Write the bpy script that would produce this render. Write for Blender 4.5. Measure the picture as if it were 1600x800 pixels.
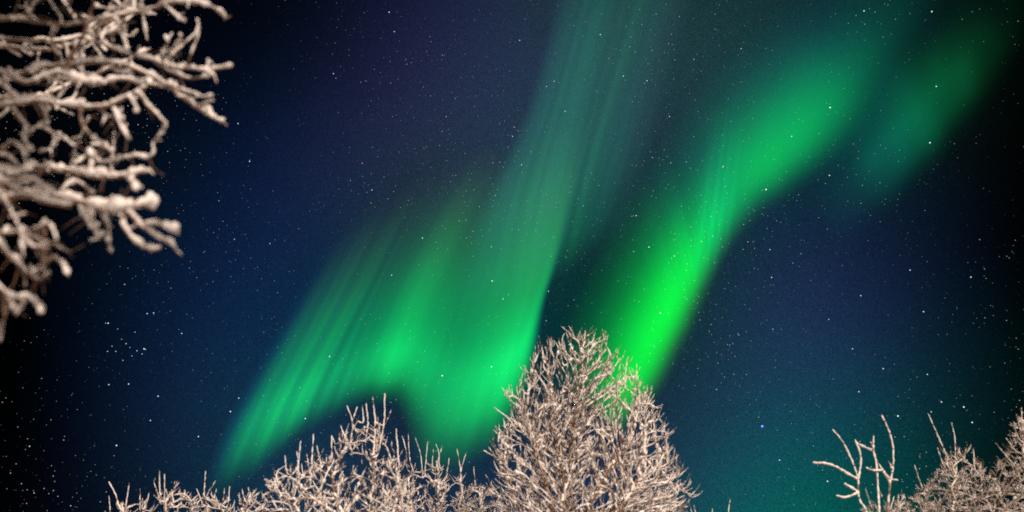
import bpy, math, random
import numpy as np
from mathutils import Vector, noise

sc = bpy.context.scene
for o in list(bpy.data.objects):
    bpy.data.objects.remove(o)
COL = sc.collection

# ------------------------------------------------------------------ camera
PITCH = math.radians(30.0)
HFOV = math.radians(70.0)
EYE = np.array([0.0, 0.0, 1.6])
cam_d = bpy.data.cameras.new('camera')
cam = bpy.data.objects.new('camera', cam_d)
COL.objects.link(cam)
cam.location = EYE
cam.rotation_euler = (math.radians(90) + PITCH, 0, 0)
cam_d.sensor_width = 36.0
cam_d.lens = 18.0 / math.tan(HFOV / 2)
cam_d.clip_start = 0.05
cam_d.clip_end = 3.0e6
cam_d.dof.use_dof = True                      # a fast wide lens focused on the stars: the close branches go soft
cam_d.dof.focus_distance = 4000.0
cam_d.dof.aperture_fstop = 1.1
sc.camera = cam

FPX = 800 / math.tan(HFOV / 2)
FW = np.array([0, math.cos(PITCH), math.sin(PITCH)])
UP = np.array([0, -math.sin(PITCH), math.cos(PITCH)])
RT = np.array([1.0, 0, 0])

def ray(px, py):
    """Direction from the viewpoint (not normalised, forward component 1)."""
    return FW + RT * ((px - 800) / FPX) + UP * ((400 - py) / FPX)

def at(px, py, Y):
    """World point seen in that direction at ground distance Y (metres north)."""
    d = ray(px, py)
    return EYE + d * (Y / d[1])

def unit(v):
    return v / np.linalg.norm(v)

# ------------------------------------------------------------------ node helper
class NT:
    def __init__(s, tree):
        s.t = tree; tree.nodes.clear()
    def n(s, kind, **kw):
        nd = s.t.nodes.new(kind)
        for k, v in kw.items():
            setattr(nd, k, v)
        return nd
    def put(s, sock, v):
        if isinstance(v, bpy.types.NodeSocket):
            s.t.links.new(v, sock)
        else:
            sock.default_value = v
    def math(s, op, a, b=None, c=None, clamp=False):
        nd = s.n('ShaderNodeMath', operation=op, use_clamp=clamp)
        s.put(nd.inputs[0], a)
        if b is not None: s.put(nd.inputs[1], b)
        if c is not None: s.put(nd.inputs[2], c)
        return nd.outputs[0]
    def vec(s, op, a, b=None, scale=None):
        nd = s.n('ShaderNodeVectorMath', operation=op)
        s.put(nd.inputs[0], a)
        if b is not None: s.put(nd.inputs[1], b)
        if scale is not None: s.put(nd.inputs['Scale'], scale)
        return nd.outputs['Value'] if op == 'DOT_PRODUCT' else nd.outputs['Vector']
    def ramp(s, fac, stops, interp='LINEAR'):
        nd = s.n('ShaderNodeValToRGB')
        cr = nd.color_ramp; cr.interpolation = interp
        while len(cr.elements) < len(stops): cr.elements.new(0.5)
        for e, (p, c) in zip(cr.elements, stops):
            e.position = p; e.color = (c[0], c[1], c[2], 1.0)
        s.put(nd.inputs[0], fac)
        return nd.outputs[0]

# ------------------------------------------------------------------ night sky
GLOW = [(-120, -110, 0.0005, 0.0031, 0.0150), (75, -110, 0.0002, -0.0083, -0.0253), (270, -110, -0.0026, 0.0092, 0.0154), (465, -110, 0.0061, -0.0053, 0.0060), (660, -110, -0.0050, 0.0066, -0.0074), (855, -110, 0.0027, -0.0037, -0.0001), (1050, -110, 0.0013, 0.0202, 0.0181), (1245, -110, -0.0098, -0.0501, -0.0439), (1440, -110, 0.0106, 0.0517, 0.0381), (1635, -110, -0.0053, -0.0262, -0.0173), (-120, 90, 0.0041, -0.0075, -0.0068), (75, 90, -0.0097, 0.0143, -0.0037), (270, 90, 0.0132, -0.0113, 0.0334), (465, 90, -0.0149, 0.0035, -0.0615), (660, 90, 0.0078, -0.0056, 0.0510), (855, 90, 0.0075, 0.0102, 0.0158), (1050, 90, 0.0004, 0.0163, -0.0013), (1245, 90, 0.0203, 0.0584, 0.0796), (1440, 90, -0.0185, -0.0590, -0.0598), (1635, 90, 0.0090, 0.0346, 0.0273), (-120, 290, -0.0046, 0.0047, -0.0166), (75, 290, 0.0085, -0.0067, 0.0480), (270, 290, -0.0069, 0.0028, -0.0751), (465, 290, 0.0024, 0.0061, 0.0863), (660, 290, 0.0187, 0.0045, -0.0187), (855, 290, -0.0110, 0.0279, 0.0331), (1050, 290, 0.0205, -0.0297, 0.0097), (1245, 290, -0.0378, -0.0051, -0.0514), (1440, 290, 0.0317, 0.0327, 0.0420), (1635, 290, -0.0149, -0.0287, -0.0205), (-120, 490, -0.0008, 0.0019, 0.0176), (75, 490, 0.0004, -0.0091, -0.0416), (270, 490, -0.0029, 0.0171, 0.0449), (465, 490, 0.0096, -0.0194, 0.0102), (660, 490, -0.0256, 0.0300, -0.0366), (855, 490, 0.0224, -0.0243, 0.0436), (1050, 490, -0.0375, 0.0474, -0.0888), (1245, 490, 0.0581, 0.0129, 0.1646), (1440, 490, -0.0397, -0.0469, -0.0982), (1635, 490, 0.0159, 0.0369, 0.0365), (-120, 690, 0.0091, 0.0067, 0.0161), (75, 690, -0.0163, -0.0049, -0.0260), (270, 690, 0.0198, -0.0116, 0.0156), (465, 690, -0.0191, 0.0516, 0.0267), (660, 690, 0.0331, -0.0564, -0.0083), (855, 690, -0.0311, 0.0611, 0.0343), (1050, 690, 0.0425, -0.0546, 0.0019), (1245, 690, -0.0405, -0.0251, -0.0085), (1440, 690, 0.0234, 0.0958, 0.0328), (1635, 690, -0.0067, -0.0626, -0.0172), (-120, 890, -0.0056, -0.0103, -0.0018), (75, 890, 0.0108, 0.0217, 0.0103), (270, 890, -0.0145, -0.0274, -0.0250), (465, 890, 0.0195, 0.0287, 0.0482), (660, 890, -0.0209, -0.0059, -0.0067), (855, 890, 0.0251, 0.0437, 0.0357), (1050, 890, -0.0178, -0.0914, -0.0205), (1245, 890, 0.0103, 0.2728, 0.1279), (1440, 890, 0.0013, -0.2084, -0.0912), (1635, 890, -0.0040, 0.0853, 0.0337)]
SIG = math.radians(8.4)
STARS = [(1191,666,.12,.16,1.0,3.4),(1145,537,.1,.15,.9,1.1),(733,722,.3,.2,.9,1.0),(581,297,.55,.3,.8,.9),(566,255,.8,.3,.35,.8),
 (697,182,.8,.45,.5,.8),(691,205,.6,.4,.45,.6),(769,439,.7,.9,1,1.4),(691,587,.7,1,1,1.6),(768,573,.8,.9,.9,1.2),(1032,489,.9,1,.9,1.4),
 (1014,386,.7,.75,1,1.2),(1197,296,.9,.85,1,1.4),(1296,274,.9,.75,.55,1.1),(1297,168,1,1,.9,1.3),(938,54,.45,.6,1,1.1),(521,115,.6,.7,1,1.0),
 (608,19,.8,.85,1,1.0),(854,135,.55,.55,1,.8),(866,127,.8,.85,.9,.7),(812,63,.8,.65,.8,.8),(1453,223,.75,.9,1,1.3),(1456,18,.7,.9,.9,1.2),
 (1350,17,.8,.9,.9,1.1),(1463,135,.6,.9,1,1.0),(1158,76,.9,.7,.5,.7),(1403,650,.9,.95,1,1.4),(1471,628,.6,.85,1,1.1),(1506,636,.6,.9,1,1.3),
 (1519,660,.65,.9,.95,1.2),(1342,612,.9,.85,.6,1.0),(1332,545,1,.8,.5,.9),(1218,719,.9,1,.9,1.0),(1293,752,.8,1,.9,1.2),(1380,576,.8,.9,1,1.0),
 (1443,487,.6,.8,.9,1.0),(1517,433,.6,.8,.9,1.0),(1422,422,.6,.8,.9,.9),(1345,462,.6,.8,.9,.9),(1449,585,.6,.8,.9,.9),(1295,499,.7,.85,1,.7),
 (360,643,.8,.9,1,1.3),(373,622,.8,.9,1,1.0),(247,619,.7,.85,1,1.1),(225,545,.75,.9,1,1.2),(169,505,.8,.95,1,1.1),(182,696,.7,.85,1,1.2),
 (310,682,.8,.95,1,1.1),(235,657,.7,.85,1,.9),(201,600,.7,.85,1,1.0),(170,601,.7,.85,1,.9),(515,557,.8,.95,1,1.1),(477,654,.9,.95,1,1.1),
 (284,521,.6,.8,1,.9),(230,490,.7,.9,1,.9),(240,489,.7,.9,1,.9),(1111,507,.8,.9,1,.5),(660,372,.9,1,1,1.0),(612,430,.8,1,.9,.8),
 (857,455,.8,.9,1,.9),(786,467,.8,.9,.9,.9),(801,213,.8,.9,1,.8),(883,174,.9,.95,.9,.7),(1011,126,.9,1,.95,.8),(974,119,.9,1,.95,.8),
 (994,337,.9,.85,.8,.9),(1046,182,.9,.75,.6,.8),(990,393,.8,.9,1,.6),(1237,213,.8,1,.9,.8),(1130,260,.95,.8,.6,.9),(372,193,.8,.9,1,.9),(390,252,.8,.9,1,1.0),
 (165,505,.55,.85,1,0.45),(175,541,.55,.85,1,0.55),(181,549,.55,.85,1,0.65),(197,537,.55,.85,1,0.75),(203,543,.55,.85,1,0.45),(211,519,.55,.85,1,0.55),(222,553,.55,.85,1,0.65),(227,546,.55,.85,1,0.75),(184,514,.55,.85,1,0.45),(192,563,.55,.85,1,0.55),(168,549,.55,.85,1,0.65),(214,548,.55,.85,1,0.75),(190,530,.55,.85,1,0.45),(206,556,.55,.85,1,0.55)]

world = bpy.data.worlds.new('World')
sc.world = world
world.use_nodes = True
w = NT(world.node_tree)
tc = w.n('ShaderNodeTexCoord')
d = w.vec('NORMALIZE', tc.outputs['Generated'])
acc = None
for (px, py, r, g, b) in GLOW:                         # broad patches of air glow, with lens vignette painted into the dark sides
    c = unit(ray(px, py))
    k = 1 / SIG ** 2
    e = w.math('EXPONENT', w.math('MULTIPLY_ADD', w.vec('DOT_PRODUCT', d, tuple(c)), k, -k))
    v = w.vec('SCALE', (r, g, b), scale=e)
    acc = v if acc is None else w.vec('ADD', acc, v)
acc = w.vec('MAXIMUM', acc, (0.0, 0.0001, 0.0003))
# camera sensor grain imitated by fine white noise multiplied into the sky glow
nz = w.n('ShaderNodeTexWhiteNoise', noise_dimensions='3D')
w.put(nz.inputs[0], w.vec('SNAP', d, (0.0011, 0.0011, 0.0011)))
acc = w.vec('SCALE', acc, scale=w.math('MULTIPLY_ADD', nz.outputs[0], 0.6, 0.76))
# faint and middling stars
def star_layer(scale, rad, gain, power, sc_off, few):
    vo = w.n('ShaderNodeTexVoronoi', voronoi_dimensions='3D', feature='F1')
    w.put(vo.inputs['Vector'], w.vec('ADD', d, (sc_off, sc_off * .7, -sc_off)))
    vo.inputs['Scale'].default_value = scale
    m = w.math('SUBTRACT', 1.0, w.math('DIVIDE', vo.outputs['Distance'], rad), clamp=True)
    m = w.math('POWER', m, power)
    sp = w.n('ShaderNodeSeparateColor'); w.put(sp.inputs[0], vo.outputs['Color'])
    den = w.n('ShaderNodeTexNoise'); den.inputs['Scale'].default_value = 5.5; den.inputs['Detail'].default_value = 2
    w.put(den.inputs['Vector'], d)                     # richer and poorer fields
    thr = w.math('MULTIPLY_ADD', w.math('SUBTRACT', .5, den.outputs[0]), 1.5, few)
    mag = w.math('MULTIPLY', w.math('SUBTRACT', sp.outputs[1], thr, clamp=True), 1 / (1 - few))
    m = w.math('MULTIPLY', m, w.math('POWER', mag, 2.0))
    tint = w.n('ShaderNodeMix', data_type='RGBA')
    w.put(tint.inputs[0], w.math('MULTIPLY', vo.outputs['Color'], 1.0))
    tint.inputs[6].default_value = (0.55, 0.8, 1.0, 1); tint.inputs[7].default_value = (1.0, 0.95, 0.85, 1)
    return w.vec('SCALE', tint.outputs[2], scale=w.math('MULTIPLY', m, gain))
for args in ((230.0, 0.2, 0.42, 1.2, 0.0, .45), (64.0, 0.064, 0.85, 1.0, 3.1, .35)):
    acc = w.vec('ADD', acc, star_layer(*args))
TINTS = [(.12, .16, 1.0), (.5, .65, 1.0), (.7, .9, 1.0), (.95, 1.0, .95), (1.0, .8, .55), (.8, .38, .42)]
def tint_of(c):
    return min(range(len(TINTS)), key=lambda k: sum((x - y) ** 2 for x, y in zip(c, TINTS[k])))
for k, tint in enumerate(TINTS):                       # the brightest stars, one by one
    tot = None
    for (px, py, r, g, b, s) in STARS:
        if tint_of((r, g, b)) != k: continue
        rad = 0.00092 * (0.75 + 0.35 * s)
        df = w.vec('SUBTRACT', d, tuple(unit(ray(px, py))))      # squared chord distance to the star, small and precise
        q = w.math('SUBTRACT', 1.0, w.math('MULTIPLY', w.vec('DOT_PRODUCT', df, df), 1 / rad ** 2), clamp=True)
        q = w.math('MULTIPLY', q, 0.85 * s)
        tot = q if tot is None else w.math('ADD', tot, q)
    if tot is not None:
        acc = w.vec('ADD', acc, w.vec('SCALE', tint, scale=tot))
bg = w.n('ShaderNodeBackground')
w.put(bg.inputs[0], acc); bg.inputs[1].default_value = 1.0
wo = w.n('ShaderNodeOutputWorld')
w.t.links.new(bg.outputs[0], wo.inputs[0])
world.cycles.sampling_method = 'MANUAL'
world.cycles.sample_map_resolution = 256

# ------------------------------------------------------------------ the one lamp: warm low light from behind the viewpoint
sun_d = bpy.data.lights.new('sun', 'SUN')
sun_d.energy = 5.0
sun_d.angle = math.radians(1.5)
sun_d.color = (1.0, 0.77, 0.61)
sun = bpy.data.objects.new('sun', sun_d)
COL.objects.link(sun)
SUN_AZ, SUN_EL = math.radians(22), math.radians(38)     # it stands behind the camera, to the right
sun_from = Vector((math.sin(SUN_AZ) * math.cos(SUN_EL), -math.cos(SUN_AZ) * math.cos(SUN_EL), math.sin(SUN_EL)))
sun.rotation_euler = sun_from.to_track_quat('Z', 'Y').to_euler()
sun.location = (20, -40, 25)

sc.view_settings.view_transform = 'Standard'
sc.view_settings.look = 'None'
sc.view_settings.exposure = 0
sc.view_settings.gamma = 1
sc.view_settings.use_curve_mapping = False
sc.cycles.use_denoising = False
sc.cycles.max_bounces = 5
sc.cycles.diffuse_bounces = 2
sc.cycles.transparent_max_bounces = 64
sc.cycles.sample_clamp_indirect = 2.0
sc.cycles.pixel_filter_type = 'BLACKMAN_HARRIS'

# ------------------------------------------------------------------ materials
def mat_snow(name='snow'):
    m = bpy.data.materials.new(name); m.use_nodes = True
    t = NT(m.node_tree)
    co = t.n('ShaderNodeTexCoord').outputs['Object']
    n1 = t.n('ShaderNodeTexNoise'); n1.inputs['Scale'].default_value = 9; n1.inputs['Detail'].default_value = 4
    t.put(n1.inputs['Vector'], co)
    n2 = t.n('ShaderNodeTexNoise'); n2.inputs['Scale'].default_value = 160; n2.inputs['Detail'].default_value = 3
    t.put(n2.inputs['Vector'], co)
    col = t.ramp(n1.outputs[0], [(0.3, (0.70, 0.68, 0.68)), (0.6, (0.88, 0.87, 0.87))])
    b = t.n('ShaderNodeBump'); b.inputs['Strength'].default_value = 0.5; b.inputs['Distance'].default_value = 0.004
    t.put(b.inputs['Height'], n2.outputs[0])
    p = t.n('ShaderNodeBsdfPrincipled')
    t.put(p.inputs['Base Color'], col); p.inputs['Roughness'].default_value = 0.75
    p.inputs['Specular IOR Level'].default_value = 0.2
    t.put(p.inputs['Normal'], b.outputs[0])
    o = t.n('ShaderNodeOutputMaterial'); t.t.links.new(p.outputs[0], o.inputs[0])
    return m

def mat_bark(name, dark, frost, amount):
    m = bpy.data.materials.new(name); m.use_nodes = True
    t = NT(m.node_tree)
    co = t.n('ShaderNodeTexCoord').outputs['Object']
    n1 = t.n('ShaderNodeTexNoise'); n1.inputs['Scale'].default_value = 30; n1.inputs['Detail'].default_value = 5
    t.put(n1.inputs['Vector'], co)
    col = t.ramp(n1.outputs[0], [(0.62 - amount, dark), (0.72 - amount * .6, frost)])
    b = t.n('ShaderNodeBump'); b.inputs['Strength'].default_value = 0.6; b.inputs['Distance'].default_value = 0.005
    t.put(b.inputs['Height'], n1.outputs[0])
    p = t.n('ShaderNodeBsdfPrincipled')
    t.put(p.inputs['Base Color'], col); p.inputs['Roughness'].default_value = 0.85
    t.put(p.inputs['Normal'], b.outputs[0])
    o = t.n('ShaderNodeOutputMaterial'); t.t.links.new(p.outputs[0], o.inputs[0])
    return m

SNOW = mat_snow()
BARK = mat_bark('frosted_bark', (0.13, 0.075, 0.047), (0.42, 0.35, 0.31), 0.08)
BARK_BROWN = mat_bark('brown_bark', (0.17, 0.10, 0.062), (0.48, 0.40, 0.35), 0.10)

# ------------------------------------------------------------------ object helpers
def tag(o, label=None, cat=None, group=None, kind=None):
    if label: o['label'] = label
    if cat: o['category'] = cat
    if group: o['group'] = group
    if kind: o['kind'] = kind
    return o

def empty(name, loc):
    o = bpy.data.objects.new(name, None)
    o.empty_display_size = 0.3
    COL.objects.link(o); o.location = loc
    return o

class Tubes:
    """Collects tapering tubes and links them as one mesh."""
    def __init__(s):
        s.v = []; s.f = []; s.n = 0
    def add(s, pts, rad, sides, wobble=0.0, rng=None):
        pts = np.asarray(pts, float); rad = np.asarray(rad, float)
        if len(pts) < 2: return
        tn = np.gradient(pts, axis=0)
        tn /= np.linalg.norm(tn, axis=1)[:, None] + 1e-12
        mt = np.abs(tn).mean(0)
        ref = np.zeros(3); ref[int(np.argmin(mt))] = 1
        a = ref[None] - tn * (tn @ ref)[:, None]
        a /= np.linalg.norm(a, axis=1)[:, None] + 1e-12
        b = np.cross(tn, a)
        ang = np.arange(sides) * (2 * math.pi / sides)
        rr = np.repeat(rad[:, None], sides, 1)
        if wobble and rng is not None:
            rr = rr * (1 + wobble * rng.standard_normal(rr.shape).clip(-1.6, 1.6))
        ring = pts[:, None] + (a[:, None] * np.cos(ang)[None, :, None] + b[:, None] * np.sin(ang)[None, :, None]) * rr[:, :, None]
        m = len(pts)
        base = s.n
        s.v.append(ring.reshape(-1, 3))
        s.v.append(np.array([pts[0] - tn[0] * rad[0] * .5, pts[-1] + tn[-1] * rad[-1] * .6]))
        i = np.arange(m - 1)[:, None] * sides; j = np.arange(sides)[None]; j2 = (j + 1) % sides
        q = np.stack([i + j, i + j2, i + sides + j2, i + sides + j], -1).reshape(-1, 4) + base
        s.f.extend(q.tolist())
        e0 = base + m * sides; e1 = e0 + 1; last = base + (m - 1) * sides
        for k in range(sides):
            s.f.append((base + (k + 1) % sides, base + k, e0))
            s.f.append((last + k, last + (k + 1) % sides, e1))
        s.n += m * sides + 2
    def build(s, name, m, parent):
        me = bpy.data.meshes.new(name)
        v = np.concatenate(s.v) if s.v else np.zeros((0, 3))
        if parent is not None:
            pw = np.array(world_of(parent)); v = v - pw
        me.from_pydata(v.tolist(), [], s.f)
        me.shade_smooth()
        me.materials.append(m)
        o = bpy.data.objects.new(name, me)
        COL.objects.link(o)
        if parent is not None: o.parent = parent
        return o

def world_of(o):
    p = np.zeros(3)
    while o is not None:
        p = p + np.array(o.location); o = o.parent
    return p

def smooth(pts, per=2):
    """Catmull-Rom resampling of a polyline."""
    P = np.asarray(pts, float)
    if len(P) < 3:
        return np.stack([P[0] + (P[-1] - P[0]) * t for t in np.linspace(0, 1, per * (len(P) - 1) + 1)])
    Q = np.vstack([2 * P[0] - P[1], P, 2 * P[-1] - P[-2]])
    out = []
    for i in range(len(P) - 1):
        a, b, c, e = Q[i:i + 4]
        for k in range(per):
            t = k / per
            out.append(.5 * (2 * b + (c - a) * t + (2 * a - 5 * b + 4 * c - e) * t * t + (3 * b - a - 3 * c + e) * t ** 3))
    out.append(P[-1])
    return np.array(out)

def even(pts, step):
    P = np.asarray(pts, float)
    L = np.concatenate([[0], np.cumsum(np.linalg.norm(np.diff(P, axis=0), axis=1))])
    n = max(3, int(L[-1] / step) + 1)
    s = np.linspace(0, L[-1], n)
    return np.stack([np.interp(s, L, P[:, k]) for k in range(P.shape[1])], 1)

def lumpy(n, rng, corr):
    """Smooth random profile in 0..1 of n samples, correlated over `corr` samples."""
    k = max(2, int(n / max(corr, .5)) + 2)
    x = rng.random(k)
    t = np.linspace(0, k - 1.001, n)
    i = t.astype(int); f = t - i; f = f * f * (3 - 2 * f)
    return x[i] * (1 - f) + x[i + 1] * f

def snow_tube(T, pts, rbark, thick, rng, sides=6, corr=2.5, lo=-.35, wobble=.10):
    """Snow lying along a twig: a lumpy tube lifted to the upper side, thin enough in places to let bark show."""
    pts = np.asarray(pts); n = len(pts)
    tn = np.gradient(pts, axis=0); tn /= np.linalg.norm(tn, axis=1)[:, None] + 1e-12
    flat = np.sqrt(np.clip(1 - tn[:, 2] ** 2, 0, 1))
    lm = lumpy(n, rng, corr)
    thick = thick * rng.uniform(.55, 1.3)
    th = thick * (lo + (1 - lo) * lm) * (0.6 + 0.5 * flat)
    r = np.maximum(rbark * .85 + th, rbark * .5)
    r[-1] *= .7
    p = pts.copy()
    p[:, 2] += (0.62 * thick + 0.45 * rbark) * flat
    T.add(p, r, sides, wobble, rng)

# ------------------------------------------------------------------ branching by space colonisation
def in_poly(x, y, poly):
    ok = np.zeros(len(x), bool)
    j = len(poly) - 1
    for i in range(len(poly)):
        xi, yi = poly[i]; xj, yj = poly[j]
        c = ((yi > y) != (yj > y)) & (x < (xj - xi) * (y - yi) / (yj - yi + 1e-9) + xi)
        ok ^= c; j = i
    return ok

def crown_points(poly, Y, depth, n, rng, edge=0.0):
    """Random points in a crown whose front outline is `poly` and whose half depth is `depth` metres."""
    poly = np.array(poly, float)
    x0, y0 = poly.min(0); x1, y1 = poly.max(0)
    cx = (x0 + x1) / 2; hw = (x1 - x0) / 2
    out = []
    while len(out) < n:
        x = rng.uniform(x0, x1, 4000); y = rng.uniform(y0, y1, 4000)
        k = in_poly(x, y, poly)
        for a, b in zip(x[k], y[k]):
            h = depth * math.sqrt(max(.06, 1 - ((a - cx) / hw) ** 2)) * min(1, .25 + (b - y0) / (.5 * (y1 - y0)))
            s = rng.uniform(-1, 1)
            if edge and rng.random() < edge: s = math.copysign(abs(s) ** .4, s)
            out.append(at(a, b, Y + s * h))
            if len(out) >= n: break
    return np.array(out)

def colonise(seed_pts, seed_par, attr, step, infl, kill, iters, rng, bias=(0, 0, .15), jit=.08, inertia=.8, hub=None, fan=0.0):
    pos = [np.array(p) for p in seed_pts]; par = list(seed_par)
    A = attr.copy()
    nd = np.full(len(A), 1e9); ni = np.zeros(len(A), int)
    def update(lo):
        nonlocal nd, ni
        N = np.array(pos[lo:])
        for s in range(0, len(N), 400):
            D = np.linalg.norm(A[:, None] - N[None, s:s + 400], axis=2)
            j = D.argmin(1); dd = D[np.arange(len(A)), j]
            m = dd < nd
            nd[m] = dd[m]; ni[m] = j[m] + lo + s
    update(0)
    heading = [np.zeros(3) for _ in pos]
    bias = np.array(bias)
    used = {}
    for it in range(iters):
        m = nd < infl
        if not m.any(): break
        idx = ni[m]; dv = A[m] - np.array(pos)[idx]
        dv /= np.linalg.norm(dv, axis=1)[:, None] + 1e-9
        uq, inv = np.unique(idx, return_inverse=True)
        S = np.zeros((len(uq), 3)); np.add.at(S, inv, dv)
        lo = len(pos)
        for q, s in zip(uq, S):
            s = s / (np.linalg.norm(s) + 1e-9) + bias + heading[q] * inertia
            if hub is not None: s = s + unit(pos[q] - hub) * fan + rng.standard_normal(3) * jit
            s /= np.linalg.norm(s) + 1e-9
            c = used.get(q, 0)
            if c > 3: continue
            used[q] = c + 1
            pos.append(pos[q] + s * step); par.append(int(q)); heading.append(s)
        if len(pos) == lo: break
        update(lo)
        keep = nd > kill
        A = A[keep]; nd = nd[keep]; ni = ni[keep]
        if len(A) == 0: break
    return np.array(pos), np.array(par)

def chains_of(pos, par):
    n = len(pos)
    kids = [[] for _ in range(n)]
    for i in range(1, n): kids[par[i]].append(i)
    leaves = np.zeros(n)
    for i in range(n - 1, -1, -1):
        leaves[i] = max(1, sum(leaves[k] for k in kids[i])) if kids[i] else 1
    ch = []
    st = [(0, -1)]
    while st:
        i, p = st.pop()
        c = [p] if p >= 0 else []
        while True:
            c.append(i)
            if not kids[i]: break
            ks = sorted(kids[i], key=lambda k: -leaves[k])
            for k in ks[1:]: st.append((k, i))
            i = ks[0]
        ch.append(c)
    return ch, kids, leaves

def grow_tree(name, label, cat, base, stems, poly, Y, depth, n_attr, seed, step=.07, infl=.6, kill=.13, tip=.0045,
              pexp=.42, snow=.011, lo=-.35, group=None, bark=None, twig=(.05, .16), twig_n=.8, shoots=(), shoot_r=.008,
              bias=(0, 0, .15), iters=90, edge=0.3, twig_up=.35, ground=0.0, snow_min=0.5, fan=0.0):
    """A frosted tree: trunk and limbs grown into the crown volume, each with its own snow cover."""
    rng = np.random.default_rng(seed)
    bark = bark or BARK
    root = empty(name, (base[0], base[1], ground))
    tag(root, label, cat, group)
    seeds = []; spar = []
    b = np.array([base[0], base[1], ground - .05])
    # trunk from the ground to the fork, then the stems
    fork = np.array(at(*stems[0][0])) if stems else np.array([base[0], base[1], 2.0])
    tr = even(smooth([b, b * .55 + fork * .45 + np.array([rng.normal(0, .05), rng.normal(0, .05), 0]), fork], 6), step)
    for i, p in enumerate(tr): seeds.append(p); spar.append(i - 1)
    n_trunk = len(seeds)
    for s in stems:
        pts = [np.array(at(*q)) for q in s]
        pl = even(smooth(pts, 5), step)[1:]
        prev = int(np.argmin([np.linalg.norm(q - pts[0]) for q in seeds]))
        for p in pl:
            seeds.append(p); spar.append(prev); prev = len(seeds) - 1
    attr = crown_points(poly, Y, depth, n_attr, rng, edge)
    pos, par = colonise(seeds, spar, attr, step, infl, kill, iters, rng, bias, hub=np.array(tr[-1]), fan=fan)
    chains, kids, leaves = chains_of(pos, par)
    rad = tip * leaves ** pexp
    # which limb does each node belong to: the subtree that leaves the trunk
    owner = np.full(len(pos), -1)
    big = max(12, .03 * leaves[0])
    for i in range(1, len(pos)):
        p = par[i]
        if i < n_trunk: owner[i] = -1
        elif owner[p] >= 0: owner[i] = owner[p]
        elif p < n_trunk: owner[i] = i if leaves[i] >= big else -1
        else: owner[i] = -1
    ids = [-1] + sorted(set(owner[owner >= 0]))
    wood = {k: Tubes() for k in ids}; snw = {k: Tubes() for k in ids}
    dirs = np.zeros_like(pos); dirs[1:] = pos[1:] - pos[par[1:]]
    dirs /= np.linalg.norm(dirs, axis=1)[:, None] + 1e-9
    for c in chains:
        body = c[1] if len(c) > 1 and c[0] == par[c[1]] and owner[c[0]] != owner[c[1]] else c[-1]
        # a chain that runs from the trunk into a limb is cut where the owner changes
        cut = []
        cur = [c[0]]
        for q in c[1:]:
            if owner[q] != owner[cur[-1]] and len(cur) > 1:
                cut.append(cur); cur = [cur[-1], q]
            else: cur.append(q)
        cut.append(cur)
        for cc in cut:
            if len(cc) < 2: continue
            k = owner[cc[1]]
            p = pos[cc].copy(); r = rad[cc].copy()
            if r[0] > r[1] * 1.6: r[0] = r[1] * 1.2
            if c is not chains[0] or cc[-1] >= n_trunk:
                p[1:-1] = p[1:-1] * .5 + (p[:-2] + p[2:]) * .25
            if len(cc) > 2 and cc[-1] == c[-1]: r[-1] *= .7
            p = smooth(p, 2); r = np.interp(np.linspace(0, len(cc) - 1, len(p)), np.arange(len(cc)), r)
            wood[k].add(p, r, 5 if r.max() < .02 else 9)
            th = snow * (snow_min + (1 - snow_min) * np.minimum(1, (r / tip / 2.5)))
            if r.mean() < .05:
                snow_tube(snw[k], p, r, th, rng, 6, 2.2, lo)
    # side twigs
    thin = np.where(rad < tip * 3.2)[0]
    thin = thin[thin >= n_trunk]
    cen = attr.mean(0) if not fan else np.array(tr[-1])
    for i in thin:
        for _ in range(rng.poisson(twig_n)):
            L = rng.uniform(*twig)
            v = dirs[i] * 1.0 + rng.standard_normal(3) * .5 + np.array([0, 0, twig_up]) + unit(pos[i] - cen) * (.45 + fan)
            v = unit(v); v2 = unit(v + np.array([0, 0, .3]) + rng.standard_normal(3) * .2)
            p = np.array([pos[i], pos[i] + v * L * .5, pos[i] + v * L * .5 + v2 * L * .5])
            p = smooth(p, 2); r = np.linspace(tip * 1.0, tip * .4, len(p))
            wood[owner[i]].add(p, r, 4)
            snow_tube(snw[owner[i]], p, r, np.linspace(1.0, .45, len(p)) * snow * rng.uniform(.45, 1.0), rng, 5, 1.4, lo)
    # clumps of snow caught in the forks
    for i in range(n_trunk, len(pos)):
        if len(kids[i]) > 1 and rad[i] < .03 and rng.random() < .55:
            L = rng.uniform(.6, 1.5) * step
            q = pos[i] + np.array([0, 0, rad[i] * .7]) + rng.standard_normal(3) * .004
            v = unit(dirs[i] + rng.standard_normal(3) * .5) * L
            q = np.array([q - v * .5, q - v * .2, q + v * .2, q + v * .5])
            k = snow * rng.uniform(.9, 2.3) + rad[i] * .3
            snw[owner[i]].add(q, np.array([.35, .95, 1.0, .4]) * k, 6, .12, rng)
    # the long straight shoots that stand out of the crown
    for sh in shoots:
        sY = Y + rng.uniform(-.5, .5) * depth
        pts = [np.array(at(q[0], q[1], sY)) for q in sh][::-1]
        i = int(np.argmin(np.linalg.norm(pos[n_trunk:] - pts[0], axis=1))) + n_trunk
        anchor = pos[i]
        if np.linalg.norm(anchor - pts[0]) < .7: pts = [anchor] + pts
        p = even(smooth(pts, 5), .035)
        p[1:-1] += rng.normal(0, .0025, p[1:-1].shape)
        r = np.linspace(shoot_r, shoot_r * .45, len(p))
        wood[owner[i]].add(p, r, 5)
        snow_tube(snw[owner[i]], p, r, np.full(len(p), snow * .75), rng, 6, 1.2, -.2, .12)
    for k in ids:
        if not wood[k].v: continue
        o = wood[k].build('trunk' if k == -1 else 'limb', bark, root)
        if snw[k].v: snw[k].build('snow_cover', SNOW, o)
    return root

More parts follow.
